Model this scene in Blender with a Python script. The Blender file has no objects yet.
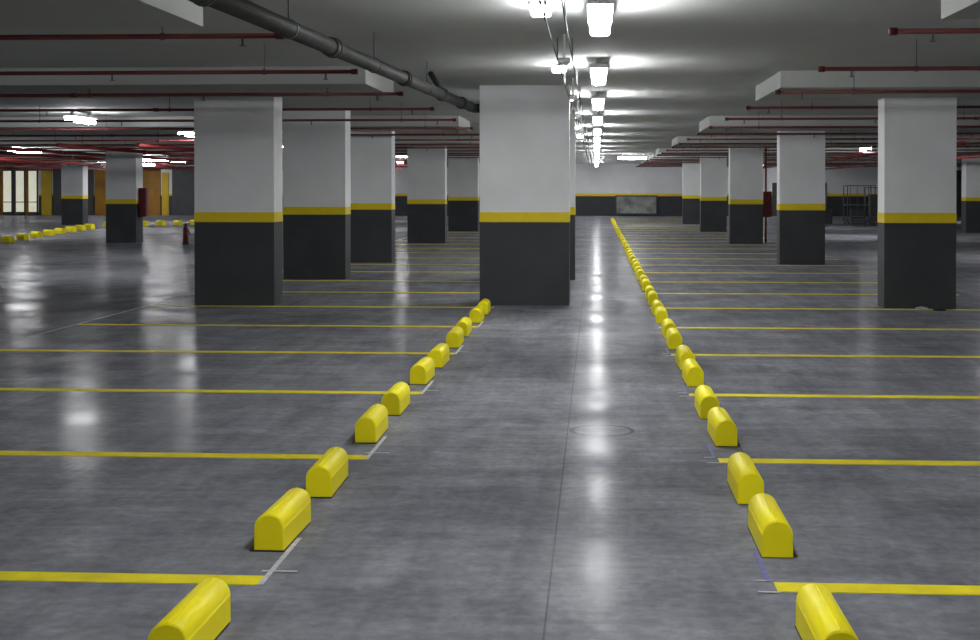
import bpy, bmesh, math, random
from mathutils import Vector, Matrix
random.seed(4)
S = bpy.context.scene
COL = S.collection
try:
    S.view_settings.view_transform = 'Standard'
except Exception: pass

# ------------------------------------------------------------------ materials
def mat(name, c1, c2=None, scale=3.0, rough=0.6, rough2=None, bump=0.0, bscale=40, metal=0.0, emit=0, detail=6, spec=0.5):
    m = bpy.data.materials.new(name); m.use_nodes = True
    nt = m.node_tree; N = nt.nodes; L = nt.links
    b = N['Principled BSDF']
    b.inputs['Roughness'].default_value = rough
    b.inputs['Metallic'].default_value = metal
    b.inputs['Specular IOR Level'].default_value = spec
    b.inputs['Base Color'].default_value = (*c1, 1)
    geo = N.new('ShaderNodeNewGeometry')
    if c2:
        no = N.new('ShaderNodeTexNoise'); no.inputs['Scale'].default_value = scale; no.inputs['Detail'].default_value = detail
        L.new(geo.outputs['Position'], no.inputs['Vector'])
        cr = N.new('ShaderNodeValToRGB')
        cr.color_ramp.elements[0].position = 0.3; cr.color_ramp.elements[1].position = 0.7
        cr.color_ramp.elements[0].color = (*c1, 1); cr.color_ramp.elements[1].color = (*c2, 1)
        L.new(no.outputs['Fac'], cr.inputs[0]); L.new(cr.outputs[0], b.inputs['Base Color'])
    if bump:
        n2 = N.new('ShaderNodeTexNoise'); n2.inputs['Scale'].default_value = bscale
        L.new(geo.outputs['Position'], n2.inputs['Vector'])
        bp = N.new('ShaderNodeBump'); bp.inputs['Strength'].default_value = bump; bp.inputs['Distance'].default_value = 0.01
        L.new(n2.outputs['Fac'], bp.inputs['Height']); L.new(bp.outputs[0], b.inputs['Normal'])
    if emit:
        b.inputs['Emission Color'].default_value = (*c1, 1)
        b.inputs['Emission Strength'].default_value = emit
    return m

M_WHITE = mat('white_plaster', (0.75,0.76,0.77), (0.83,0.84,0.85), 1.5, 0.65, bump=0.12, bscale=25, spec=0.3)
M_CHAR = mat('charcoal_paint', (0.044,0.047,0.051), (0.054,0.058,0.063), 2, 0.6, bump=0.1, bscale=25, spec=0.2, detail=3)
M_BAND = mat('yellow_band_paint', (0.74,0.56,0.008), (0.80,0.62,0.012), 5, 0.5, spec=0.3)
M_CEIL = mat('ceiling_paint', (0.43,0.445,0.43), (0.49,0.505,0.49), 0.8, 0.8, bump=0.1, bscale=12, spec=0.1)
M_BEAM = mat('beam_paint', (0.39,0.405,0.39), (0.44,0.455,0.44), 0.8, 0.8, bump=0.1, bscale=12, spec=0.1)
M_STOP = mat('yellow_stop_paint', (0.90,0.77,0.005), (0.94,0.82,0.008), 4, 0.5, spec=0.25, detail=2)
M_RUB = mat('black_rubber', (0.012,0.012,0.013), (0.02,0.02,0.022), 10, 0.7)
M_RED = mat('red_pipe_paint', (0.070,0.009,0.009), (0.10,0.013,0.012), 4, 0.5, spec=0.3)
M_REDM = mat('red_main_paint', (0.16,0.009,0.009), (0.22,0.014,0.013), 4, 0.5, spec=0.3)
M_REDB = mat('red_enamel', (0.13,0.008,0.007), (0.17,0.010,0.008), 4, 0.5)
M_PIPE = mat('grey_pvc_pipe', (0.022,0.024,0.022), (0.042,0.045,0.041), 5, 0.6, spec=0.25)
M_STEEL = mat('dull_steel', (0.06,0.063,0.066), (0.12,0.125,0.13), 12, 0.6, metal=0.3)
M_RACK = mat('grey_rack_paint', (0.08,0.083,0.086), (0.12,0.124,0.128), 12, 0.5)
M_CHALK = mat('white_chalk', (0.60,0.61,0.61), (0.38,0.39,0.40), 30, 0.8)
M_BLUE = mat('blue_chalk', (0.10,0.10,0.30), (0.16,0.16,0.34), 30, 0.8)
M_OCHRE = mat('ochre_paint', (0.22,0.10,0.006), (0.34,0.165,0.010), 1.5, 0.6)
M_YEL = mat('yellow_door_paint', (0.50,0.33,0.012), (0.60,0.41,0.02), 1.5, 0.6)
M_DKGREY = mat('dark_grey_paint', (0.04,0.042,0.045), (0.06,0.062,0.065), 2, 0.6)
M_HOUS = mat('lamp_housing_white', (0.6,0.6,0.6), (0.66,0.66,0.66), 5, 0.5)
M_LAMP = mat('lamp_diffuser', (0.985,0.99,1.0), rough=0.4, emit=86)
M_GLOW = mat('lit_frosted_glass', (0.90,0.90,0.74), (0.46,0.43,0.30), 1.6, rough=0.3, emit=0.5)
M_PANEL = mat('pale_board', (0.36,0.38,0.36), (0.11,0.12,0.11), 2.0, 0.6)
M_LINE = mat('yellow_line_paint', (0.66,0.54,0.012), (0.84,0.74,0.02), 6, 0.55, spec=0.1, detail=3)
M_PAPER = mat('crumpled_paper', (0.6,0.6,0.58), (0.45,0.45,0.43), 20, 0.8)

def floor_mat():
    m = bpy.data.materials.new('polished_concrete'); m.use_nodes = True
    nt = m.node_tree; N = nt.nodes; L = nt.links; b = N['Principled BSDF']
    geo = N.new('ShaderNodeNewGeometry')
    def noise(sc, det, dist=0, rough=0.5, vec=None):
        n = N.new('ShaderNodeTexNoise'); n.inputs['Scale'].default_value = sc
        n.inputs['Detail'].default_value = det; n.inputs['Distortion'].default_value = dist
        n.inputs['Roughness'].default_value = rough
        L.new(vec or geo.outputs['Position'], n.inputs['Vector']); return n.outputs['Fac']
    def ramp(fac, p0, c0, p1, c1):
        r = N.new('ShaderNodeValToRGB'); e = r.color_ramp.elements
        r.color_ramp.interpolation = 'EASE'
        e[0].position = p0; e[0].color = (*c0,1); e[1].position = p1; e[1].color = (*c1,1)
        L.new(fac, r.inputs[0]); return r.outputs[0]
    def mixc(f, a, bb, mode='MIX', fv=None):
        x = N.new('ShaderNodeMix'); x.data_type = 'RGBA'; x.blend_type = mode
        if fv is None: L.new(f, x.inputs[0])
        else: x.inputs[0].default_value = fv
        L.new(a, x.inputs[6]); L.new(bb, x.inputs[7]); return x.outputs[2]
    big = ramp(noise(0.45, 3, 0.0, 0.5), 0.28, (0.150,0.154,0.174), 0.72, (0.205,0.210,0.232))
    med = ramp(noise(1.7, 5, 0.6, 0.62), 0.28, (0.80,0.80,0.81), 0.72, (1.21,1.21,1.20))
    fine = ramp(noise(16, 4, 0.3, 0.6), 0.28, (0.86,0.86,0.86), 0.72, (1.14,1.14,1.14))
    def stretch(rot, sx, sy):
        mp = N.new('ShaderNodeMapping'); mp.vector_type = 'POINT'
        mp.inputs['Scale'].default_value = (sx, sy, 1.0); mp.inputs['Rotation'].default_value = (0,0,rot)
        L.new(geo.outputs['Position'], mp.inputs[0]); return mp.outputs[0]
    s1 = ramp(noise(5, 4, 0.5, 0.6, stretch(0.9, 1.0, 0.14)), 0.28, (0.87,0.87,0.87), 0.72, (1.13,1.13,1.13))
    s2 = ramp(noise(6, 4, 0.5, 0.6, stretch(-0.5, 0.13, 1.0)), 0.28, (0.88,0.88,0.88), 0.72, (1.12,1.12,1.12))
    c = mixc(None, big, med, 'MULTIPLY', 1.0)
    c = mixc(None, c, fine, 'MULTIPLY', 1.0)
    c = mixc(None, c, s1, 'MULTIPLY', 1.0)
    c = mixc(None, c, s2, 'MULTIPLY', 1.0)
    sep = N.new('ShaderNodeSeparateXYZ'); L.new(geo.outputs['Position'], sep.inputs[0])
    def mth(op, a, bv):
        x = N.new('ShaderNodeMath'); x.operation = op
        L.new(a, x.inputs[0])
        if isinstance(bv, (int,float)): x.inputs[1].default_value = bv
        elif bv is not None: L.new(bv, x.inputs[1])
        return x.outputs[0]
    def joint(out, off, per, w):
        s = mth('ADD', out, -off + per*50)
        s = mth('MODULO', s, per)
        return mth('LESS_THAN', s, w)
    j = mth('MAXIMUM', joint(sep.outputs['X'], -0.19, 5.0, 0.009), joint(sep.outputs['Y'], 3.2, 10.3, 0.009))
    dx = mth('ADD', sep.outputs['X'], -0.04); dy = mth('ADD', sep.outputs['Y'], -8.85)
    rr = mth('SQRT', mth('ADD', mth('MULTIPLY', dx, dx), mth('MULTIPLY', dy, dy)), None)
    ring = mth('MULTIPLY', mth('LESS_THAN', mth('ABSOLUTE', mth('ADD', rr, -0.20), None), 0.016), 0.6)
    jj = mth('MAXIMUM', mth('MULTIPLY', j, 0.5), ring)
    dark = N.new('ShaderNodeRGB'); dark.outputs[0].default_value = (0.05,0.05,0.055,1)
    c = mixc(jj, c, dark.outputs[0])
    L.new(c, b.inputs['Base Color'])
    b.inputs['Specular IOR Level'].default_value = 0.06
    mr = N.new('ShaderNodeMapRange'); mr.inputs['From Min'].default_value=0.3; mr.inputs['From Max'].default_value=0.7
    mr.inputs['To Min'].default_value=0.15; mr.inputs['To Max'].default_value=0.24
    L.new(noise(1.2, 2, 0.0, 0.5), mr.inputs[0]); L.new(mr.outputs[0], b.inputs['Roughness'])
    bp = N.new('ShaderNodeBump'); bp.inputs['Strength'].default_value=0.06; bp.inputs['Distance'].default_value=0.01
    L.new(noise(4, 1, 0.0), bp.inputs['Height']); L.new(bp.outputs[0], b.inputs['Normal'])
    df = N.new('ShaderNodeBsdfDiffuse'); L.new(c, df.inputs['Color'])
    mf = N.new('ShaderNodeMapRange'); mf.inputs['From Min'].default_value=0.35; mf.inputs['From Max'].default_value=0.65
    mf.inputs['To Min'].default_value=0.66; mf.inputs['To Max'].default_value=0.95
    L.new(noise(1.0, 3, 0.0, 0.6), mf.inputs[0])
    ms = N.new('ShaderNodeMixShader'); L.new(mf.outputs[0], ms.inputs[0]); L.new(b.outputs[0], ms.inputs[1]); L.new(df.outputs[0], ms.inputs[2])
    L.new(ms.outputs[0], N['Material Output'].inputs['Surface'])
    return m
M_FLOOR = floor_mat()

# ------------------------------------------------------------------ helpers
def bx(bm, x0,x1,y0,y1,z0,z1, mi=0, bev=0.0):
    r = bmesh.ops.create_cube(bm, size=1.0, matrix=Matrix.Translation(((x0+x1)/2,(y0+y1)/2,(z0+z1)/2)) @ Matrix.Diagonal((abs(x1-x0),abs(y1-y0),abs(z1-z0),1)))
    vs = r['verts']; fs = set(f for v in vs for f in v.link_faces)
    for f in fs: f.material_index = mi
    if bev:
        es = list(set(e for v in vs for e in v.link_edges))
        bmesh.ops.bevel(bm, geom=es, offset=bev, segments=2, affect='EDGES', profile=0.5)
def cyl(bm, p, q, r, seg=12, mi=0, r2=None):
    p = Vector(p); q = Vector(q); d = q-p
    M = Matrix.Translation((p+q)/2) @ d.to_track_quat('Z','Y').to_matrix().to_4x4()
    res = bmesh.ops.create_cone(bm, cap_ends=True, segments=seg, radius1=r, radius2=(r if r2 is None else r2), depth=d.length, matrix=M)
    for f in set(f for v in res['verts'] for f in v.link_faces):
        f.material_index = mi; f.smooth = len(f.verts) == 4
def sph(bm, c, r, mi=0, u=12, v=8):
    res = bmesh.ops.create_uvsphere(bm, u_segments=u, v_segments=v, radius=r, matrix=Matrix.Translation(c))
    for f in set(f for w in res['verts'] for f in w.link_faces): f.material_index = mi; f.smooth = True
def mesh(name, fn, *mats):
    me = bpy.data.meshes.new(name); bm = bmesh.new(); fn(bm); bm.to_mesh(me); bm.free()
    for m in mats: me.materials.append(m)
    return me
def obj(name, me, loc=(0,0,0), parent=None, rot=None, **kw):
    o = bpy.data.objects.new(name, me); COL.objects.link(o)
    o.location = loc
    if rot: o.rotation_euler = rot
    if parent: o.parent = parent
    for k, v in kw.items(): o[k] = v
    return o
def dup(root, kids, loc, rotz=None, label=None, sc=None):
    r = root.copy(); COL.objects.link(r); r.location = loc
    if rotz is not None: r.rotation_euler = (0,0,rotz)
    if sc: r.scale = (sc,sc,sc)
    if label: r['label'] = label
    for k in kids:
        c = k.copy(); COL.objects.link(c); c.parent = r
    return r

H = 3.0; BB = 2.80
X0, X1, Y0, Y1 = -38, 26, -8, 77
# ------------------------------------------------------------------ shell
def st(name, fn, *mats, **kw):
    return obj(name, mesh(name, fn, *mats), kind='structure', **kw)
st('floor', lambda b: bx(b, X0,X1,Y0,Y1,-0.2,0), M_FLOOR)
st('ceiling', lambda b: bx(b, X0,X1,Y0,Y1,H,H+0.3), M_CEIL)
def banded(b, x0,x1,y0,y1, top=H):
    bx(b,x0,x1,y0,y1,0,1.135,1); bx(b,x0,x1,y0,y1,1.135,1.27,2); bx(b,x0,x1,y0,y1,1.27,top,0)
st('wall_back', lambda b: banded(b, X0,X1,Y1,Y1+0.3), M_WHITE, M_CHAR, M_BAND)
st('wall_front', lambda b: banded(b, X0,X1,Y0-0.3,Y0), M_WHITE, M_CHAR, M_BAND)
st('wall_left', lambda b: banded(b, X0-0.3,X0,Y0,Y1), M_WHITE, M_CHAR, M_BAND)
st('wall_right', lambda b: banded(b, X1,X1+0.3,Y0,Y1), M_WHITE, M_CHAR, M_BAND)
n = 1
BL = [(7.3,9.5),(15.3,17.5),(25.8,28.2),(36.2,38.4),(46.7,49),(57.2,59.5),(66.8,69)]
BR = [(7.2,9.4),(16.2,18.7),(26.2,28.8),(36.6,39.2),(47.2,49.9),(57.4,60),(66.8,69)]
for lst, xa, xb in ((BL,X0,-2.65),(BR,2.2,X1)):
    for i,(a, c) in enumerate(lst):
        e = 0.17 if i == 0 else 0.0
        st('trim_%d'%n, lambda b: bx(b, (xa if xa<0 else xa+e),(xb-e if xa<0 else xb),a,c,(BB if i else 2.76),H+0.001,0,0.0), M_BEAM); n += 1
for (xa,xb,mt,z1) in [(-32.5,-31.9,M_YEL,2.7),(-31.8,-30.9,M_DKGREY,2.74),(-30.8,-30.2,M_OCHRE,2.7),(-30.1,-29.4,M_DKGREY,2.7),(-29.3,-28.0,M_OCHRE,2.74),(-27.9,-26.6,M_DKGREY,2.7),(-26.5,-25.4,M_OCHRE,2.7),(-25.3,-24.9,M_YEL,2.5),(-24.7,-21.2,M_DKGREY,2.74),(-21,-19.5,M_OCHRE,2.6),(16.5,21.5,M_DKGREY,2.6),(10.0,13.0,M_DKGREY,1.9)]:
    st('trim_%d'%n, lambda b: bx(b, xa,xb,Y1-0.08,Y1,0,z1), mt); n += 1
wi = 1
for k in range(6):
    xa = -37.2 + k*0.76
    def win(b, xa=xa):
        bx(b, xa,xa+0.7,Y1-0.06,Y1-0.002,0.2,2.6,0)
        bx(b,xa-0.04,xa+0.12,Y1-0.14,Y1-0.002,0,2.7,2 if k%2 else 1)
        bx(b,xa+0.62,xa+0.7,Y1-0.12,Y1-0.002,0,2.7,1)
        bx(b,xa,xa+0.7,Y1-0.12,Y1-0.002,2.6,2.7,1); bx(b,xa,xa+0.7,Y1-0.12,Y1-0.002,0,0.2,1)
        bx(b,xa,xa+0.7,Y1-0.1,Y1-0.002,0.75,0.8,1)
    st('window_%d'%wi, win, M_GLOW, M_DKGREY, M_OCHRE); wi += 1

# ------------------------------------------------------------------ columns
def column(x0,x1,y0,dep,top,label,grp):
    w = x1-x0
    def fn(b):
        e = 0.003
        bx(b,-w/2,w/2,0,dep,0,1.136,1,0.0)
        bx(b,-w/2-e,w/2+e,-e,dep+e,1.135,1.27,2,0.0)
        bx(b,-w/2,w/2,0,dep,1.269,top,0,0.0)
    return obj('column', mesh('column', fn, M_WHITE, M_CHAR, M_BAND), loc=((x0+x1)/2,y0,0),
            label=label, category='column', group=grp)
LB = 'square concrete column, white above, charcoal below, yellow band between'
for (y,t) in [(18.0,H),(23.2,H),(28.5,H),(38.7,H),(49.5,H),(59.8,H)]:
    column(-5.47,-4.37,y,0.5,t,LB,'columns along the parking bays')
for (y,t) in [(18.25,H),(23.3,H)]:
    column(-1.586,-0.365,y,0.6,t,'wide concrete column beside the row of yellow wheel stops','columns beside the lane')
for (y,t) in [(18.1,BB),(28.3,BB),(38.7,BB),(49.4,BB),(59.5,BB)]:
    column(3.83,4.77,y,0.42,t,LB,'columns along the parking bays')
for (x,y,t,w_) in [(-14.3,38.4,H,0.9),(-23.2,57.0,BB,0.95),(13.2,48.8,BB,1.1),(-14.3,66.8,BB,1.0),(13.2,59,BB,1.0)]:
    column(x,x+w_,y,0.6,t,LB,'columns along the parking bays')

# ------------------------------------------------------------------ wheel stops
SL = 0.53
def prof():
    pts = [(-0.067,0.006),(-0.066,0.100)]
    for i in range(17):
        a = math.pi*(1-i/16)
        c, s = math.cos(a), math.sin(a)
        pts.append((0.066*math.copysign(abs(c)**0.95,c), 0.100+0.064*abs(s)**0.95))
    pts += [(0.066,0.100),(0.067,0.006)]
    return pts
def stop_body(b):
    P = prof(); rings = []
    for (y,s) in [(0,0.96),(0.005,1),(SL-0.005,1),(SL,0.96)]:
        rings.append([b.verts.new((px*s,y,0.006+(pz-0.006)*s)) for px,pz in P])
    k = len(P)
    for i in range(3):
        for j in range(k):
            f = b.faces.new((rings[i][j],rings[i][(j+1)%k],rings[i+1][(j+1)%k],rings[i+1][j])); f.smooth = (1 <= j < 18 and i == 1)
    b.faces.new(rings[0]); b.faces.new(list(reversed(rings[3])))
    bmesh.ops.recalc_face_normals(b, faces=b.faces[:])
def stop_rib(b): bx(b,-0.005,0.005,0.01,SL-0.01,0.161,0.167,0,0.002)
def stop_slab(b): bx(b,-0.086,0.070,-0.006,SL-0.03,0.0,0.007,0,0.002)  # thin black slab under the stop, wider on the outer side
me_b, me_r, me_p = mesh('stop_body',stop_body,M_STOP), mesh('ridge',stop_rib,M_STOP), mesh('base_slab',stop_slab,M_RUB)
LS = 'round-topped bright yellow wheel stop on a thin black slab'
root = obj('wheel_stop', None, loc=(0,0,-50), label=LS, category='wheel stop', group='yellow wheel stops along the bays')
kids = [obj('body', me_b, parent=root), obj('ridge', me_r, parent=root), obj('base_slab', me_p, parent=root)]
first = True
def place_stop(x,y,flip=False,rot=None,sc=None):
    global first
    rz = math.pi if flip else 0.0
    if rot is not None: rz = rot
    rz += random.uniform(-0.02,0.02)
    loc = (x + random.uniform(-0.01,0.01), y + (SL if flip else 0), 0)
    if first:
        root.location = loc; root.rotation_euler = (0,0,rz); first = False
    else: dup(root, kids, loc, rz, sc=sc)
YB = 5.41
for k in range(-1,5):
    for off in (0.40,1.42):
        y = YB+2.5*k+off
        if y < 17.6: place_stop(-1.435 + (0.03 if y < 5 else 0), y)
for k in range(-1,24):
    for off in (0.42,1.40):
        y = YB+2.5*k+off
        if y < 5: y += 0.08
        place_stop(0.79, y, True)
for i in range(9):
    place_stop(-16.6-2.9*i/8.0, 36.2+1.85*i, rot=math.radians(44), sc=1.25)
for i in range(9):
    place_stop(-19.7+0.50*i, 53.5+0.7*i, rot=math.radians(40), sc=1.3)

# ------------------------------------------------------------------ painted lines
me_ll = mesh('parking_line', lambda b: bx(b,-4.7,0,-0.062,0.062,0.0,0.003), M_LINE)
LL = 'yellow painted parking bay line on grey polished concrete'
for k in range(27):
    y = YB+2.5*k
    obj('parking_line', me_ll, loc=(-1.36,y-0.035,0), label=LL, category='parking line', group='yellow bay lines')
    obj('parking_line', me_ll, loc=(0.72,y,0), rot=(0,0,math.pi), label=LL, category='parking line', group='yellow bay lines')
me_l2 = mesh('parking_line_far', lambda b: bx(b,-2.0,3.6,-0.06,0.06,0.0,0.003), M_LINE)
for k in range(8):
    obj('parking_line', me_l2, loc=(-13,47+2.5*k,0), label=LL, category='parking line', group='yellow bay lines')
obj('bay_end_line', mesh('bay_end_line', lambda b: bx(b,-6.1,-6.07,14,70,0.0,0.002), M_CHALK), label='thin pale line painted across the ends of the bays', category='floor marking')
me_c = mesh('chalk_mark', lambda b: (bx(b,0.0,0.022,-0.10,0.62,0.0031,0.005), bx(b,-0.03,0.12,0.085,0.10,0.0031,0.005)), M_CHALK)
me_c2 = mesh('chalk_mark_blue', lambda b: (bx(b,-0.022,0.0,0.07,0.5,0.0031,0.005,0),bx(b,-0.07,0.02,-0.085,-0.07,0.0031,0.005,1),bx(b,-0.07,0.0,0.07,0.083,0.0031,0.005,1)), M_BLUE, M_CHALK)
for k in range(5):
    obj('chalk_mark', me_c, loc=(-1.36,YB+2.5*k,0), label='thin white chalk setting-out line at a bay corner', category='chalk mark', group='setting-out marks')
    obj('chalk_mark', me_c2, loc=(0.71,YB+2.5*k,0), label='thin blue and white chalk setting-out line at a bay corner', category='chalk mark', group='setting-out marks')

# ------------------------------------------------------------------ lamps
def l_house(b):
    bx(b,-0.095,0.095,-0.60,0.60,0.085,0.135,0,0.008)
    bx(b,-0.03,0.03,-0.45,-0.38,0.135,0.20); bx(b,-0.03,0.03,0.38,0.45,0.135,0.20)
def l_diff(b): bx(b,-0.078,0.078,-0.58,0.58,-0.01,0.086,0,0.03)
me_h, me_d = mesh('lamp_housing', l_house, M_HOUS), mesh('lamp_diffuser', l_diff, M_LAMP)
lr = obj('ceiling_lamp', None, loc=(0.03,10.0,2.8), label='lit white fluorescent batten lamp fixed under the concrete ceiling', category='ceiling lamp', group='fluorescent ceiling lamps')
lk = [obj('housing', me_h, parent=lr), obj('diffuser', me_d, parent=lr)]
def lamp(x,y,rz=None):
    lst = BL if x < -2 else (BR if x > 2 else [])
    z = 2.8
    hy = 0.7 if rz is None else 0.12
    for a,c in lst:
        if y+hy > a and y-hy < c: z = BB-0.2
    dup(lr, lk, (x,y,z), rz)
for y in [-5,0,5,15,20,25,30,35,40,45,50,55,60,65,70,74]:  # last lamp of the row is added to brighten the back wall
    lamp(0.03,y)
lamp(1.5,56,math.pi/2)
for y in [-3,3,11,24,30.5,40.5,52,64,72]:  # nearest ones, out of frame, are added to brighten the column fronts
    lamp(-9.4,y)
for y in [4,13,23,33,41.5,51,62,72]:
    lamp(-18.3,y)
lamp(-19.7,61.5,math.pi/2); lamp(-16.2,48.2,math.pi/2); lamp(-19.6,45.0,math.pi/2)
lamp(-7.2,52,math.pi/2); lamp(-24.5,66,math.pi/2); lamp(-20.2,58.6,math.pi/2)
for (x,y) in [(-28,20),(-28,33),(-28,43),(-28,55),(-28,64),(-33,72),(-26,74)]:
    lamp(x,y)
for (x,y) in [(9,-2),(9,4),(9,12),(9,21),(9,31),(8.6,43.5),(9.6,45.2),(8.6,54),(9,65),(17,22),(17,33),(16,64),(9,74)]:  # nearer lamps, out of frame, added for extra light on the right side
    lamp(x,y)
def bh_base(b): bx(b,-0.09,0.09,-0.16,0.16,0.055,0.085,0,0.01)
def bh_glass(b): bx(b,-0.075,0.075,-0.145,0.145,0.0,0.056,0,0.02)
def bh_guard(b):
    bx(b,-0.08,0.08,-0.004,0.004,-0.008,0.0)
br = obj('bulkhead_lamp', None, loc=(-0.42,10.2,2.915), label='small lit white bulkhead lamp on the ceiling beside the conduits', category='ceiling lamp', group='bulkhead ceiling lamps')
bk = [obj('base', mesh('bh_base',bh_base,M_HOUS), parent=br), obj('diffuser', mesh('bh_glass',bh_glass,M_LAMP), parent=br), obj('guard', mesh('bh_guard',bh_guard,M_STEEL), parent=br)]
for y in (15.2,20.2,25.2,30.2,35.2): dup(br, bk, (-0.42,y,2.915))

# ------------------------------------------------------------------ sprinkler pipes
def rp_pipe(L):
    def fn(b):
        s = 1 if L>0 else -1
        cyl(b,(0,0,0),(L,0,0),0.02,10)
        cyl(b,(-0.01*s,0,0),(0.05*s,0,0),0.028,10)
        for x in range(4,int(abs(L)),4): cyl(b,(s*(x-0.04),0,0),(s*(x+0.04),0,0),0.027,10)
    return fn
def rp_hang(h):
    def fn(b):
        cyl(b,(0,0,0.0),(0,0,h),0.005,6); cyl(b,(0,-0.006,0),(0,0.006,0),0.03,10)
    return fn
def rp_head(b):
    cyl(b,(0,0,-0.07),(0,0,0),0.009,8); cyl(b,(0,0,-0.075),(0,0,-0.07),0.025,10)
PZ = 2.72
me_rr, me_rl = mesh('pipe_run',rp_pipe(22),M_RED), mesh('pipe_run',rp_pipe(-33),M_RED)
me_hg, me_hs, me_hd = mesh('hanger',rp_hang(H-PZ-0.002),M_STEEL), mesh('hanger',rp_hang(BB-PZ-0.002),M_STEEL), mesh('sprinkler_head',rp_head,M_STEEL)
LP = 'dark red sprinkler pipe hung under the ceiling'
for me_, s, xe, lst in ((me_rr,1,2.1,BR),(me_rl,-1,-2.3,BL)):
    for k in range(0,21):
        y = 9.75+3.05*k
        e = obj('sprinkler_pipe', None, loc=(xe,y,PZ), label=LP, category='pipe', group='sprinkler pipes')
        obj('pipe_run', me_, parent=e)
        inb = any(a < y < c for a,c in lst)
        for x in (0.9,3.8,7,10.5,14): obj('hanger', me_hs if inb else me_hg, parent=e, loc=(s*x,0,0))
        for x in (0.3,2.4,5.6,8.8): obj('sprinkler_head', me_hd, parent=e, loc=(s*x,0,0))
def mainf(b):
    cyl(b,(0,0,0),(0,42,0),0.045,12)
    for y in range(6,40,6): cyl(b,(0,y,0),(0,y+0.12,0),0.06,12)
    for y in (1.5,9.5,22,30.5,41.5): cyl(b,(0,y,0),(0,y,0.3995),0.008,6)
me_main = mesh('pipe_main', mainf, M_REDM)
for x in (-10.6,-12.5,-14.9,-17,-20.6,-21.9,-24,-27,-30,8.2,12):
    obj('sprinkler_main', me_main, loc=(x,30.5,2.60), label='thick red sprinkler main pipe under the ceiling', category='pipe', group='sprinkler mains')

# ------------------------------------------------------------------ drain pipe
A = Vector((-2.25,5.0,2.67)); B = Vector((-1.70,18.05,2.70)); D = (B-A).normalized()
dp = obj('drain_pipe', None, loc=A, label='thick dark grey drain pipe running diagonally to the wide column', category='pipe')
LEN = (B-A).length
obj('pipe_run', mesh('pipe_run',lambda b: cyl(b,(0,0,0),(B-A),0.062,20),M_PIPE), parent=dp)
me_col = mesh('collar', lambda b: (cyl(b,-D*0.06,D*0.06,0.074,20), cyl(b,D*0.05,D*0.075,0.08,20)), M_PIPE)
for t in (2.2,5.2,8.2,10.6,12.2): obj('collar', me_col, parent=dp, loc=D*t)
me_dh = mesh('hanger', lambda b: (cyl(b,(0,0,0.06),(0,0,0.295),0.006,6), cyl(b,-D*0.015,D*0.015,0.068,20)), M_STEEL)
for t in (1.2,4.0,6.8,9.6): obj('hanger', me_dh, parent=dp, loc=D*t)
def elbow(b):
    sph(b,(0,0,0),0.07); cyl(b,(0,0,0),(0.02,0.42,0),0.062,18)
    cyl(b,(0.02,0.40,0),(0.110,0.40,0),0.062,18); sph(b,(0.02,0.42,0),0.064)
obj('elbow', mesh('elbow',elbow,M_PIPE), parent=dp, loc=D*LEN)
obj('branch_pipe', mesh('branch',lambda b: cyl(b,(0,0,0),(-0.2,0.15,0.29),0.035,14),M_PIPE), parent=dp, loc=D*10.9)

# ------------------------------------------------------------------ conduits beside lamp row
def cond(b):
    cyl(b,(0,0,0),(0,70,0),0.006,8)
    for y in range(1,70,3): bx(b,-0.007,0.007,y,y+0.014,-0.008,0.1995)
me_cd = mesh('conduit', cond, M_STEEL)
for x in (-0.36,-0.22):
    obj('cable_conduit', me_cd, loc=(x,5.5,2.80), label='thin grey steel cable conduit clipped below the ceiling', category='conduit', group='conduits beside the lamps')
me_jb = mesh('smoke_detector', lambda b: (cyl(b,(0,0,-0.05),(0,0,0.0),0.055,16), cyl(b,(0,0,0.0),(0,0,0.215),0.012,8), cyl(b,(0,0,-0.065),(0,0,-0.05),0.035,16)), M_HOUS)
for y in (12.2,17.0,21.5,26.5,31.5,37):
    obj('smoke_detector', me_jb, loc=(-0.29,y,2.78), label='small round white detector hanging below the ceiling', category='smoke detector', group='smoke detectors')

# ------------------------------------------------------------------ small things
ex = obj('fire_extinguisher', None, loc=(-11.62,37.4,0), label='red fire extinguisher standing on the floor on a black foot', category='fire extinguisher')
obj('cylinder_body', mesh('c', lambda b: (cyl(b,(0,0,0.05),(0,0,0.44),0.075,18), sph(b,(0,0,0.44),0.075)), M_REDB), parent=ex)
obj('foot_ring', mesh('f', lambda b: cyl(b,(0,0,0),(0,0,0.06),0.09,18), M_RUB), parent=ex)
obj('valve', mesh('v', lambda b: (cyl(b,(0,0,0.50),(0,0,0.57),0.03,10), bx(b,-0.02,0.12,-0.012,0.012,0.57,0.595), cyl(b,(0.03,0,0.54),(0.12,0,0.28),0.012,8)), M_RUB), parent=ex)
def hyd(x,y,w,lab,z0,z1,riser):
    h = obj('hose_cabinet', None, loc=(x,y,0), label=lab, category='fire hose cabinet', group='fire hose points')
    obj('cabinet_body', mesh('cb', lambda b: bx(b,-w,w,0,0.22,z0,z1,0,0.01), M_REDB), parent=h)
    obj('door', mesh('dr', lambda b: (bx(b,-w+0.02,w-0.02,-0.02,0.0,z0+0.03,z1-0.03,0,0.005), bx(b,w-0.05,w-0.035,-0.04,-0.02,z0+0.3,z0+0.42)), M_REDB), parent=h)
    if riser: obj('riser_pipe', mesh('rs', lambda b: cyl(b,(0,0.27,0),(0,0.27,H-0.005),0.03,14), M_REDB), parent=h)
hyd(4.95,39.25,0.14,'red fire hose cabinet on a red riser pipe beside a column',0.75,1.5,True)
hyd(-13.28,38.6,0.118,'narrow dark red fire hose cabinet fixed to a column',0.75,1.6,False)
pb = obj('wall_board', None, loc=(2.3,Y1-0.13,0), label='pale grey framed board leaning against the charcoal wall', category='board')
obj('board_panel', mesh('bp', lambda b: bx(b,-1.15,1.15,0.03,0.10,0.15,1.12), M_PANEL), parent=pb)
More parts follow.
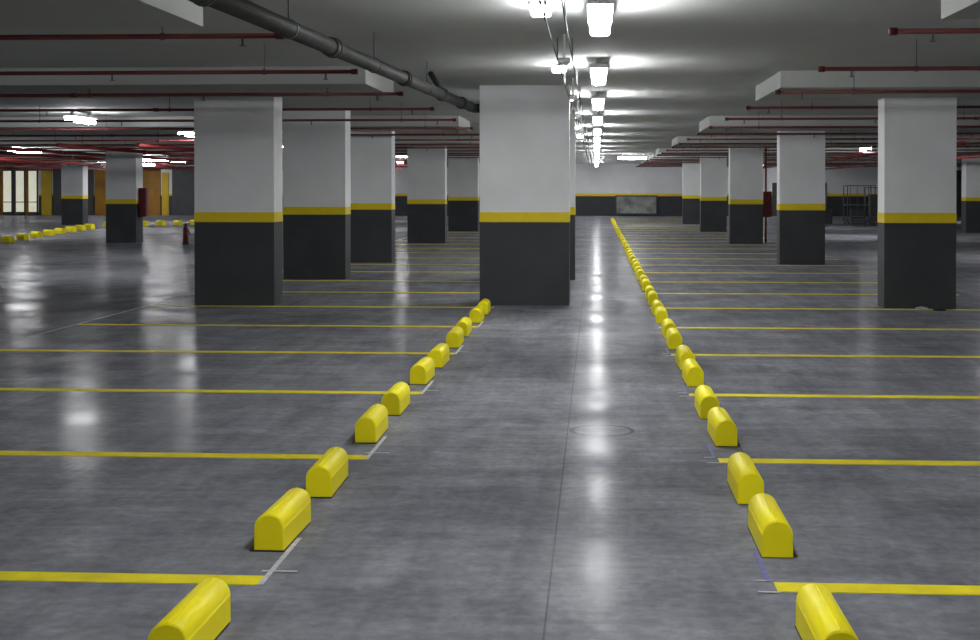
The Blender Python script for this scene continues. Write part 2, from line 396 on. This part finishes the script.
obj('frame', mesh('bf', lambda b: (bx(b,-1.2,-1.13,0,0.12,0,1.18),bx(b,1.13,1.2,0,0.12,0,1.18),bx(b,-1.2,1.2,0,0.12,1.11,1.18),bx(b,-1.2,1.2,0,0.12,0.08,0.15)), M_DKGREY), parent=pb)
def rag(b):
    bmesh.ops.create_icosphere(b, subdivisions=3, radius=0.05)
    for v in b.verts:
        v.co.x *= 1.5*(1+random.uniform(-0.25,0.25)); v.co.y *= 1+random.uniform(-0.25,0.25)
        v.co.z = max(0.0, v.co.z*0.45*(1+random.uniform(-0.4,0.4)) + 0.01)
for (x,y,mt,lb) in [(4.28,17.95,M_PAPER,'crumpled white paper scrap at the foot of the column'),(4.66,18.0,M_RUB,'small black rag at the foot of the column'),(4.48,17.80,M_RUB,'small black rag at the foot of the column')]:
    obj('litter_scrap', mesh('litter_scrap',rag,mt), loc=(x,y,0), label=lb, category='litter', group='scraps by the column')
def trolley(x,y,s):
    t = obj('wire_trolley', None, loc=(x,y,0), label='grey metal wire cage trolley on small wheels', category='trolley', group='cage trolleys by the far bays')
    def fr(b):
        w,d,h = 0.6*s,0.45*s,1.7*s
        for sx in (-w,w):
            for sy in (-d,d): cyl(b,(sx,sy,0.12),(sx,sy,h),0.022,8)
        for z in (0.15,h*0.5,h):
            for sy in (-d,d): cyl(b,(-w,sy,z),(w,sy,z),0.018,8)
            for sx in (-w,w): cyl(b,(sx,-d,z),(sx,d,z),0.018,8)
        for i in range(1,4):
            xx = -w+2*w*i/4; cyl(b,(xx,d,0.15),(xx,d,h),0.012,6)
    obj('frame', mesh('tf',fr,M_RACK), parent=t)
    ms = mesh('ts',lambda b: bx(b,-0.58*s,0.58*s,-0.43*s,0.43*s,0.0,0.04),M_DKGREY)
    obj('shelf', ms, parent=t, loc=(0,0,0.15)); obj('shelf', ms, parent=t, loc=(0,0,0.84*s))
    mw = mesh('tw',lambda b: cyl(b,(-0.02,0,0.06),(0.02,0,0.06),0.06,12),M_RUB)
    for sx in (-0.55*s,0.55*s):
        for sy in (-0.4*s,0.4*s): obj('wheel', mw, parent=t, loc=(sx,sy,0))
trolley(11.6,60,1.0); trolley(13.0,62.5,0.95); trolley(10.3,64,0.8)
def crate(b):
    bx(b,-0.3,0.3,-0.2,0.2,0,0.04)
    for z in (0.06,0.16,0.26):
        bx(b,-0.3,0.3,-0.2,-0.18,z,z+0.07); bx(b,-0.3,0.3,0.18,0.2,z,z+0.07)
        bx(b,-0.3,-0.28,-0.18,0.18,z,z+0.07); bx(b,0.28,0.3,-0.18,0.18,z,z+0.07)
    for sx in (-0.28,0.25):
        for sy in (-0.18,0.15): bx(b,sx,sx+0.03,sy,sy+0.03,0.0,0.33)
me_cr = mesh('crate', crate, M_DKGREY)
for (x,y,nn) in [(11.2,58.3,2),(12.0,58.3,4),(12.8,58.5,3),(9.6,61.5,4),(10.4,61.7,2)]:
    for q in range(nn):
        obj('crate', me_cr, loc=(x,y,0.331*q), label='dark grey slatted plastic crate stacked by the trolleys', category='crate', group='stacked crates')

# ------------------------------------------------------------------ world, camera
w = bpy.data.worlds.new('world'); S.world = w; w.use_nodes = True
w.node_tree.nodes['Background'].inputs[0].default_value = (0.02,0.02,0.022,1)
cam = bpy.data.cameras.new('camera'); co = bpy.data.objects.new('camera', cam); COL.objects.link(co)
F = 1341.0; yaw = 0.06; pit = 0.01
cam.sensor_width = 36; cam.lens = F/980*36; cam.clip_end = 300; cam.clip_start = 0.05
co.location = (0,0,1.6); co.rotation_euler = (math.pi/2-pit,0,yaw)
cam.shift_x = -(106-F*math.tan(yaw))/980
cam.shift_y = -(132-F*math.tan(pit))/980
S.camera = co
